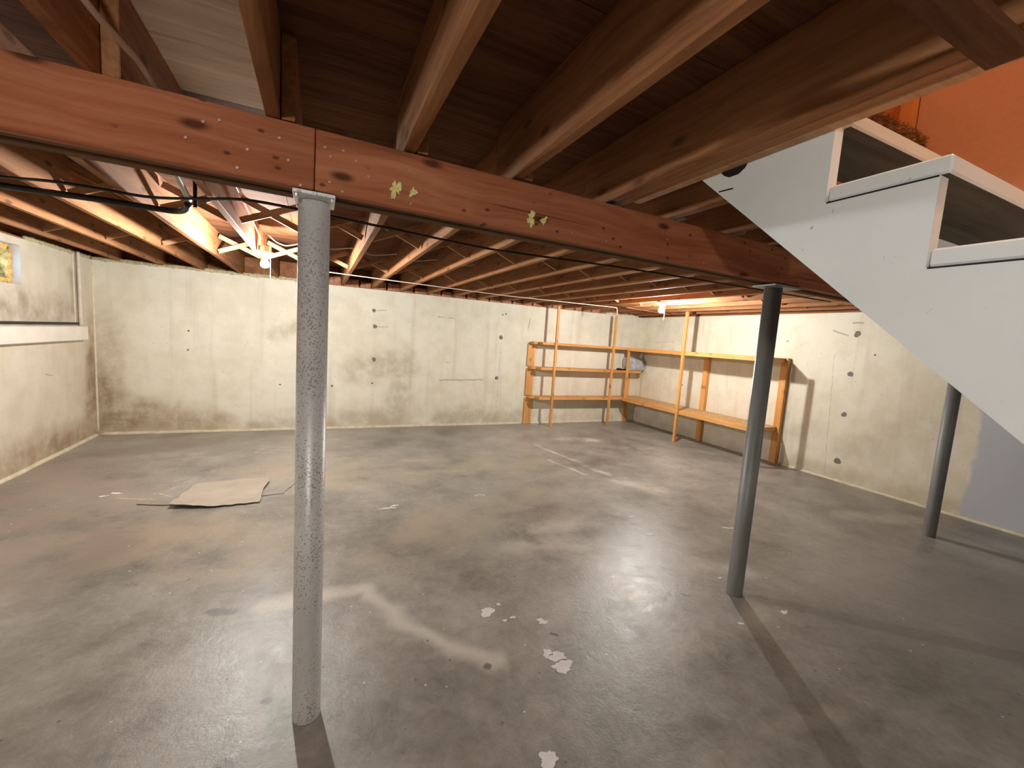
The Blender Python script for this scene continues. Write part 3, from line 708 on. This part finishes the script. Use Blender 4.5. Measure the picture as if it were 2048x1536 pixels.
# stairwell shell upstairs
bm = bmesh.new()
poly = [(-5.745, low(-5.745)), (-5.745, 4.9), (SY0, 4.9), (SY0, 0.0), (yb, 0.0)]
a = [bm.verts.new((4.7495, y, z)) for y, z in poly]; b = [bm.verts.new((4.79, y, z)) for y, z in poly]
bm.faces.new(a); bm.faces.new(b[::-1])
for i in range(len(poly)): bm.faces.new((a[i], a[(i + 1) % len(poly)], b[(i + 1) % len(poly)], b[i]))
ws = struct(link('wall_stairwell', bm_mesh(bm, 'wall_stairwell'), MAT['brownwall']), 'reddish brown painted wall beside the stairs', 'wall')
up = boxes('wall_upstairs', [(3.66, 3.73, SY0, -4.6, 2.461, 4.9), (3.66, 4.95, SY0 - 0.08, SY0, 2.461, 4.9), (3.66, 5.02, -4.6, -4.52, 2.461, 4.9)], MAT['hallwhite'])
struct(up, 'plain painted walls of the hall above the stairs', 'wall')
ce = boxes('ceiling_upstairs', [(3.66, 5.02, SY0 - 0.08, -4.52, 4.9, 4.95)], MAT['hallwhite']); struct(ce, 'hall ceiling above the stairs', 'ceiling')
door = thing('door_1', 'orange brown wooden door and casing at the stair top', 'door', (4.78, -5.2, 2.461)); door['kind'] = 'structure'
for nm, b_ in [('casing', (4.752, 4.80, -5.742, -5.672, 2.462, 4.5)), ('stop_strip', (4.775, 4.81, -5.668, -5.645, 2.462, 4.5)), ('door_panel', (4.795, 4.835, -5.643, -4.72, 2.464, 4.5)),
               ('casing', (4.752, 4.80, -4.715, -4.602, 2.462, 4.5)), ('header_casing', (4.752, 4.80, -5.742, -4.602, 4.502, 4.6)), ('infill_panel', (4.80, 4.86, -5.74, -4.602, 4.602, 4.899))]:
    box(nm, b_[0] - 4.78, b_[1] - 4.78, b_[2] + 5.2, b_[3] + 5.2, b_[4] - 2.461, b_[5] - 2.461, MAT['casing'], door, 0.004)
# carpet on the landing, its shaggy nosing hanging over the top step
cp = thing('landing_carpet', 'shaggy brown carpet edge at the top of the stairs', 'carpet', (4.25, -5.5, 2.461))
box('carpet_pad', 3.79 - 4.25, 4.745 - 4.25, -5.765 + 5.5, -4.62 + 5.5, 0.0, 0.015, MAT['carpet'], cp, 0.003)
box('carpet_nosing', 3.79 - 4.25, 4.745 - 4.25, -5.785 + 5.5, -5.745 + 5.5, 2.375 - 2.461, 0.012, MAT['carpet'], cp, 0.01)
rc = random.Random(11); V = []; Fc = []
for i in range(2600):
    x = rc.uniform(3.80, 4.74) - 4.25; t = rc.random()
    if t < 0.6: base = Vector((x, -5.783 + 5.5, rc.uniform(2.385, 2.47) - 2.461)); d = Vector((rc.uniform(-.5, .5), -1, rc.uniform(-.6, .6)))
    else: base = Vector((x, rc.uniform(-5.78, -5.66) + 5.5, 0.012)); d = Vector((rc.uniform(-.5, .5), rc.uniform(-.6, .3), 1))
    d = d.normalized() * rc.uniform(.012, .024); s = Vector((.0035, 0, 0)); q = d.cross(s).normalized() * .0035; n0 = len(V)
    V += [tuple(base + s), tuple(base - s), tuple(base + q), tuple(base + d)]; Fc += [(n0, n0 + 1, n0 + 3), (n0 + 1, n0 + 2, n0 + 3), (n0 + 2, n0, n0 + 3)]
me = bpy.data.meshes.new('carpet_pile'); me.from_pydata(V, [], Fc); pile = link('carpet_pile', me, MAT['carpet'], cp); pile['kind'] = 'stuff'

# ------------------------------------------------------------------ corner shelves
sh = thing('corner_shelves', 'L-shaped orange pine shelving standing in the far corner', 'shelves', (7.2, -0.6, 0))
sc_ = Vector(sh.location)
def sb(name, x0, x1, y0, y1, z0, z1, mat, bev=0.003): return box(name, x0 - sc_.x, x1 - sc_.x, y0 - sc_.y, y1 - sc_.y, z0, z1, MAT[mat], sh, bev)
ZL, ZM, ZT, TH = 0.530, 1.062, 1.508, 0.045
for z, xe, xf in [(ZL, 7.90, 7.90), (ZM, 8.455, 8.30), (ZT, 7.90, 7.90)]:
    sb('shelf_board', 5.93, xe, -0.150, -0.037, z - TH, z, 'pine_x')
    sb('shelf_board', 6.03, xf, -0.300, -0.153, z - TH, z, 'pine_x')
sb('shelf_board', 5.99, 6.20, -0.300, -0.225, ZL, ZL + 0.004, 'pine_x', 0.001)
for z in (ZL, ZT):
    sb('shelf_board', 7.902, 8.452, -3.030, -1.715, z - 0.022, z, 'chip', 0.002)
    sb('shelf_board', 7.902, 8.452, -1.713, -0.012, z - 0.022, z, 'chip', 0.002)
    sb('front_rail', 7.880, 7.901, -3.030, -0.315, z - 0.062, z + 0.001, 'pine_y')
    sb('end_rail', 7.902, 8.40, -3.030, -3.008, z - 0.062, z - 0.023, 'pine_x')
def post_(x, y, z0, z1, w=0.042, d=0.036): return sb('shelf_post', x - w / 2, x + w / 2, y - d / 2, y + d / 2, z0, z1, 'pine')
post_(6.285, -0.320, 0.0, 2.148); post_(7.552, -0.320, 0.0, 2.09); post_(7.859, -1.712, 0.0, 2.148, 0.040, 0.044); post_(7.859, -3.052, 0.0, ZT + 0.001, 0.040, 0.044); post_(7.925, -0.318, ZL - 0.062, ZT - TH, 0.048, 0.034)
for z0, z1 in [(0.0, ZL - TH - .001), (ZL + .001, ZM - TH - .001), (ZM + .001, ZT - TH)]:
    sb('wall_cleat', 5.885, 6.025, -0.036, -0.001, z0, z1, 'pine')
for z0, z1 in [(0.0, ZL - 0.023), (ZL + .001, ZM - TH - .001)]:
    sb('wall_cleat', 8.16, 8.25, -0.036, -0.001, z0, z1, 'pine')
for z0, z1 in [(0.0, ZL - 0.023), (ZL + .001, ZT - 0.023)]:
    sb('wall_cleat', 8.454, 8.469, -1.76, -1.66, z0, z1, 'pine'); sb('wall_cleat', 8.405, 8.45, -1.755, -1.665, z0, z1, 'pine')
sb('end_post', 8.400, 8.455, -3.070, -3.032, 0.0, ZT + 0.004, 'pine'); sb('end_post', 8.415, 8.468, -3.028, -2.965, 0.0, ZL - 0.064, 'pine'); sb('end_post', 8.418, 8.468, -3.028, -2.965, ZL + 0.002, ZT - 0.064, 'pine')

# plastic bag and a small dark bundle on the middle shelf
bm = bmesh.new(); bmesh.ops.create_icosphere(bm, subdivisions=5, radius=1.0)
for v in bm.verts:
    p = v.co.copy(); q = p * 1.6
    k = 1 + 0.16 * mn.noise(q + Vector((3, 1, 2))) + 0.11 * (1 - abs(mn.noise(p * 3.2 + Vector((7, 0, 2))))) * 1.0 + 0.03 * mn.noise(p * 9)
    sq = lambda t: math.copysign(abs(t) ** 0.62, t)
    c = Vector((sq(p.x) * 0.195, sq(p.y) * 0.115, sq(p.z) * 0.135)) * k
    c.z += 0.05 * (-p.x) * (p.z > 0); v.co = c
zmin = min(v.co.z for v in bm.verts)
for v in bm.verts: v.co.z = max(v.co.z, zmin + 0.03) - zmin - 0.03
bag = link('plastic_bag', bm_mesh(bm, 'plastic_bag'), MAT['bag'], None, (8.20, -0.170, ZM), smooth=True)
tag(bag, 'bulging grey plastic bag on the middle shelf in the corner', 'bag')
bd = thing('dark_bundle', 'small black and white flattened bundle on the middle shelf beside the bag', 'bundle', (7.86, -0.22, ZM))
lumpy('wrap', -0.10, 0.09, -0.035, 0.035, 0.004, 0.034, 0.012, 24, MAT['black'], bd, 0.012, 2)
lumpy('label_sheet', -0.03, 0.07, -0.036, 0.025, 0.034, 0.042, 0.010, 24, MAT['white'], bd, 0.012, 6)

# ------------------------------------------------------------------ bare bulbs
BM = [emis('bulb_glow_%d' % i, BULB_COLOR, s) for i, s in enumerate(BULB_STRENGTH)]
def bulb(x, y, i, label, chain=0.13):
    zt = 2.143
    t = thing('bare_bulb_lamp', label, 'lamp', (x, y, zt))
    lathe('junction_box', [(0.048, 0.0), (0.050, 0.004), (0.050, 0.045)], MAT['steelbox'], t, seg=8, smooth=False)
    lathe('lamp_holder', [(0.020, -0.052), (0.026, -0.050), (0.030, -0.030), (0.036, -0.026), (0.062, -0.016), (0.066, -0.010), (0.066, -0.002), (0.060, 0.0)], MAT['white'], t, seg=28)
    lathe('bulb', [(0.004, -0.142), (0.018, -0.139), (0.029, -0.130), (0.0345, -0.115), (0.0345, -0.104), (0.029, -0.088), (0.019, -0.070), (0.0145, -0.0535)], BM[i], t, seg=20)
    ch = tube('pull_chain', [(0.045, -0.012, -0.020), (0.046, -0.014, -0.12), (0.045, -0.014, -0.11 - chain)], 0.0024, MAT['cable'], t, 6)
    return t
bulb(2.02, -2.38, 0, 'bare glowing bulb in a white holder above the mouldy wall end')
bulb(6.628, -2.41, 1, 'bare glowing bulb in a white holder near the corner shelves')
bulb(1.975, -7.35, 2, 'bare glowing bulb in a white holder behind the viewer')
bulb(6.50, -7.35, 3, 'bare glowing bulb in a white holder beyond the staircase')
hl = thing('added_hall_lamp', 'added round glass ceiling lamp, out of view, lighting the hall above the stairs', 'lamp', (4.2, -6.9, 4.9))  # lamp added out of view to brighten the brown stairwell wall
lathe('base', [(0.09, -0.03), (0.10, -0.02), (0.10, -0.001)], MAT['steelbox'], hl)
lathe('globe', [(0.01, -0.20), (0.07, -0.185), (0.105, -0.14), (0.11, -0.10), (0.09, -0.05), (0.07, -0.031)], emis('added_hall_glow', HALL_COLOR, HALL_STRENGTH), hl)

# ------------------------------------------------------------------ wires, cords, pipes
tag(tube('black_cable', [(0.70, -3.72, 2.138), (1.05, -3.78, 2.136), (1.254, -3.853, 2.136), (1.445, -3.869, 2.134), (1.645, -3.874, 2.132), (1.882, -3.985, 2.140), (2.10, -4.12, 2.142), (2.36, -4.12, 2.140), (2.753, -4.056, 2.138),
                         (3.061, -4.02, 2.134), (3.423, -3.955, 2.134), (3.724, -3.955, 2.134), (4.414, -4.02, 2.136), (5.3, -4.05, 2.138), (6.3, -4.05, 2.140), (7.4, -4.05, 2.138)], 0.0075, MAT['black'], None, 8),
    'thin black cable slung along under the joists behind the beam', 'cable')
tag(tube('black_hose', [(0.75, -3.60, 2.128), (1.10, -3.63, 2.124), (1.37, -3.65, 2.124), (1.579, -3.64, 2.124), (1.70, -3.65, 2.124), (1.76, -3.72, 2.128), (1.79, -3.80, 2.142)], 0.0165, MAT['black'], None, 10),
    'thick black hose bending below the joists left of the silver post', 'hose')
tag(tube('metal_conduit', [(1.795, -3.80, 2.165), (1.80, -4.05, 2.22), (1.80, -4.40, 2.30), (1.80, -4.75, 2.38)], 0.014, MAT['steelbox'], None, 10), 'short shiny metal conduit meeting the black hose', 'conduit')
tag(box('hanger_strap', 1.815, 1.833, -3.81, -3.80, 2.13, JT, MAT['black'], None, 0.001), 'narrow black hanger strap holding the black hose', 'strap')
def sag_cable(pts, r, mat, label, name='wire'):
    return tag(tube(name, pts, r, MAT[mat], None, 7), label, 'wire')
wp = [(2.02, -2.37, 2.192)]
wp += [(2.03, -2.30, 2.30), (2.08, -2.12, 2.285), (2.16, -2.05, 2.27), (2.26, -2.12, 2.285), (2.3585, -2.2, 2.31)]
for k in range(6, 16):
    a = REAR[k - 1]; b = REAR[k]; yy = -2.2 - 0.01 * (k - 5)
    wp += [((a * .6 + b * .4), yy + .05, 2.275), (b, yy, 2.31)]
wp += [(6.625, -2.33, 2.28), (6.628, -2.40, 2.192)]
sag_cable(wp, 0.0042, 'cable', 'cream cable sagging between the joists from bulb to bulb')
sag_cable([(2.01, -2.39, 2.192), (1.99, -2.55, 2.26), (1.975, -2.9, 2.32), (1.972, -3.3, 2.35), (1.972, -3.9, 2.37), (1.972, -4.2, 2.39)], 0.0042, 'cable', 'white cable clipped to a joist running to the bulb by the silver post')
sag_cable([(1.86, -6.3, 2.385), (1.915, -5.75, 2.30), (1.965, -5.45, 2.21), (1.99, -5.31, 2.195), (2.005, -5.22, 2.19), (2.02, -5.10, 2.158), (2.02, -5.04, 2.158)], 0.0085, 'tancable', 'tan cable hanging from the ceiling down onto the beam')
rope = tag(tube('clothesline', [(2.36, -1.50, 2.135), (4.9, -1.18, 2.131), (6.79, -1.26, 2.135), (6.80, -1.263, 2.11), (6.81, -1.265, 2.04)], 0.0055, MAT['cable'], None, 7, False),
           'taut white clothesline strung below the joists towards the corner shelves', 'cord')
tag(tube('copper_pipe', [(6.72, -1.92, 2.137), (6.79, -1.56, 2.135), (6.83, -1.46, 2.135), (6.93, -1.41, 2.135), (7.25, -1.34, 2.135), (8.0, -1.20, 2.135)], 0.011, MAT['copper'], None, 9), 'bent copper pipe under the joists near the corner shelves', 'pipe')

# ------------------------------------------------------------------ torn sheets of old flooring on the floor
def sheet(name, outline, curls, label, z0, seed, mat='paper'):
    cx = sum(p[0] for p in outline) / len(outline); cy = sum(p[1] for p in outline) / len(outline)
    pts = []; rd = random.Random(seed); n = len(outline)
    for i in range(n):
        a = outline[i]; b = outline[(i + 1) % n]; ca = curls[i]; cb = curls[(i + 1) % n]
        k = max(2, int(math.hypot(b[0] - a[0], b[1] - a[1]) / 0.05))
        for j in range(k):
            t = j / k; jit = 0.010 if j else 0.0
            pts.append((a[0] + (b[0] - a[0]) * t + rd.uniform(-jit, jit), a[1] + (b[1] - a[1]) * t + rd.uniform(-jit, jit), ca + (cb - ca) * t))
    bm = bmesh.new(); rings = []
    for fr in (0.25, 0.55, 0.75, 0.88, 0.95, 1.0):
        rings.append([bm.verts.new(((x - cx) * fr, (y - cy) * fr, z0 + c * max(0, (fr - 0.45) / 0.55) ** 2.2 + 0.002 * mn.noise(Vector((x * 4 * fr, y * 4 * fr, seed))))) for x, y, c in pts])
    c0 = bm.verts.new((0, 0, z0)); m_ = len(pts)
    for i in range(m_):
        bm.faces.new((c0, rings[0][i], rings[0][(i + 1) % m_]))
        for a, b in zip(rings, rings[1:]): bm.faces.new((a[i], b[i], b[(i + 1) % m_], a[(i + 1) % m_]))
    bmesh.ops.recalc_face_normals(bm, faces=bm.faces)
    bmesh.ops.solidify(bm, geom=list(bm.faces), thickness=0.0025)
    me = bm_mesh(bm, name); o = link(name, me, MAT[mat], None, (cx, cy, 0), smooth=False)
    lo = min(v.co.z for v in me.vertices); o.location.z = -lo
    return tag(o, label, 'sheet')
sheet('flooring_sheet', [(1.156, -2.60), (1.36, -2.15), (1.524, -1.741), (1.70, -1.66), (2.25, -1.75), (2.33, -2.2), (2.2, -2.62), (1.5, -2.72)], [.004, .014, .008, .002, .002, .002, .002, .003],
      'larger thin grimy sheet lying flat on the floor under a torn piece', 0.002, 3, 'floor')
o2 = sheet('torn_sheet', [(1.405, -2.75), (1.44, -2.45), (1.477, -2.211), (1.80, -2.18), (2.062, -2.27), (2.03, -2.55), (2.03, -2.80), (1.72, -2.82)], [.030, .018, .006, .012, .035, .006, .003, .006],
           'torn curling tan paper sheet lying on the larger floor sheet', 0.004, 9)
o2.location.z += 0.006
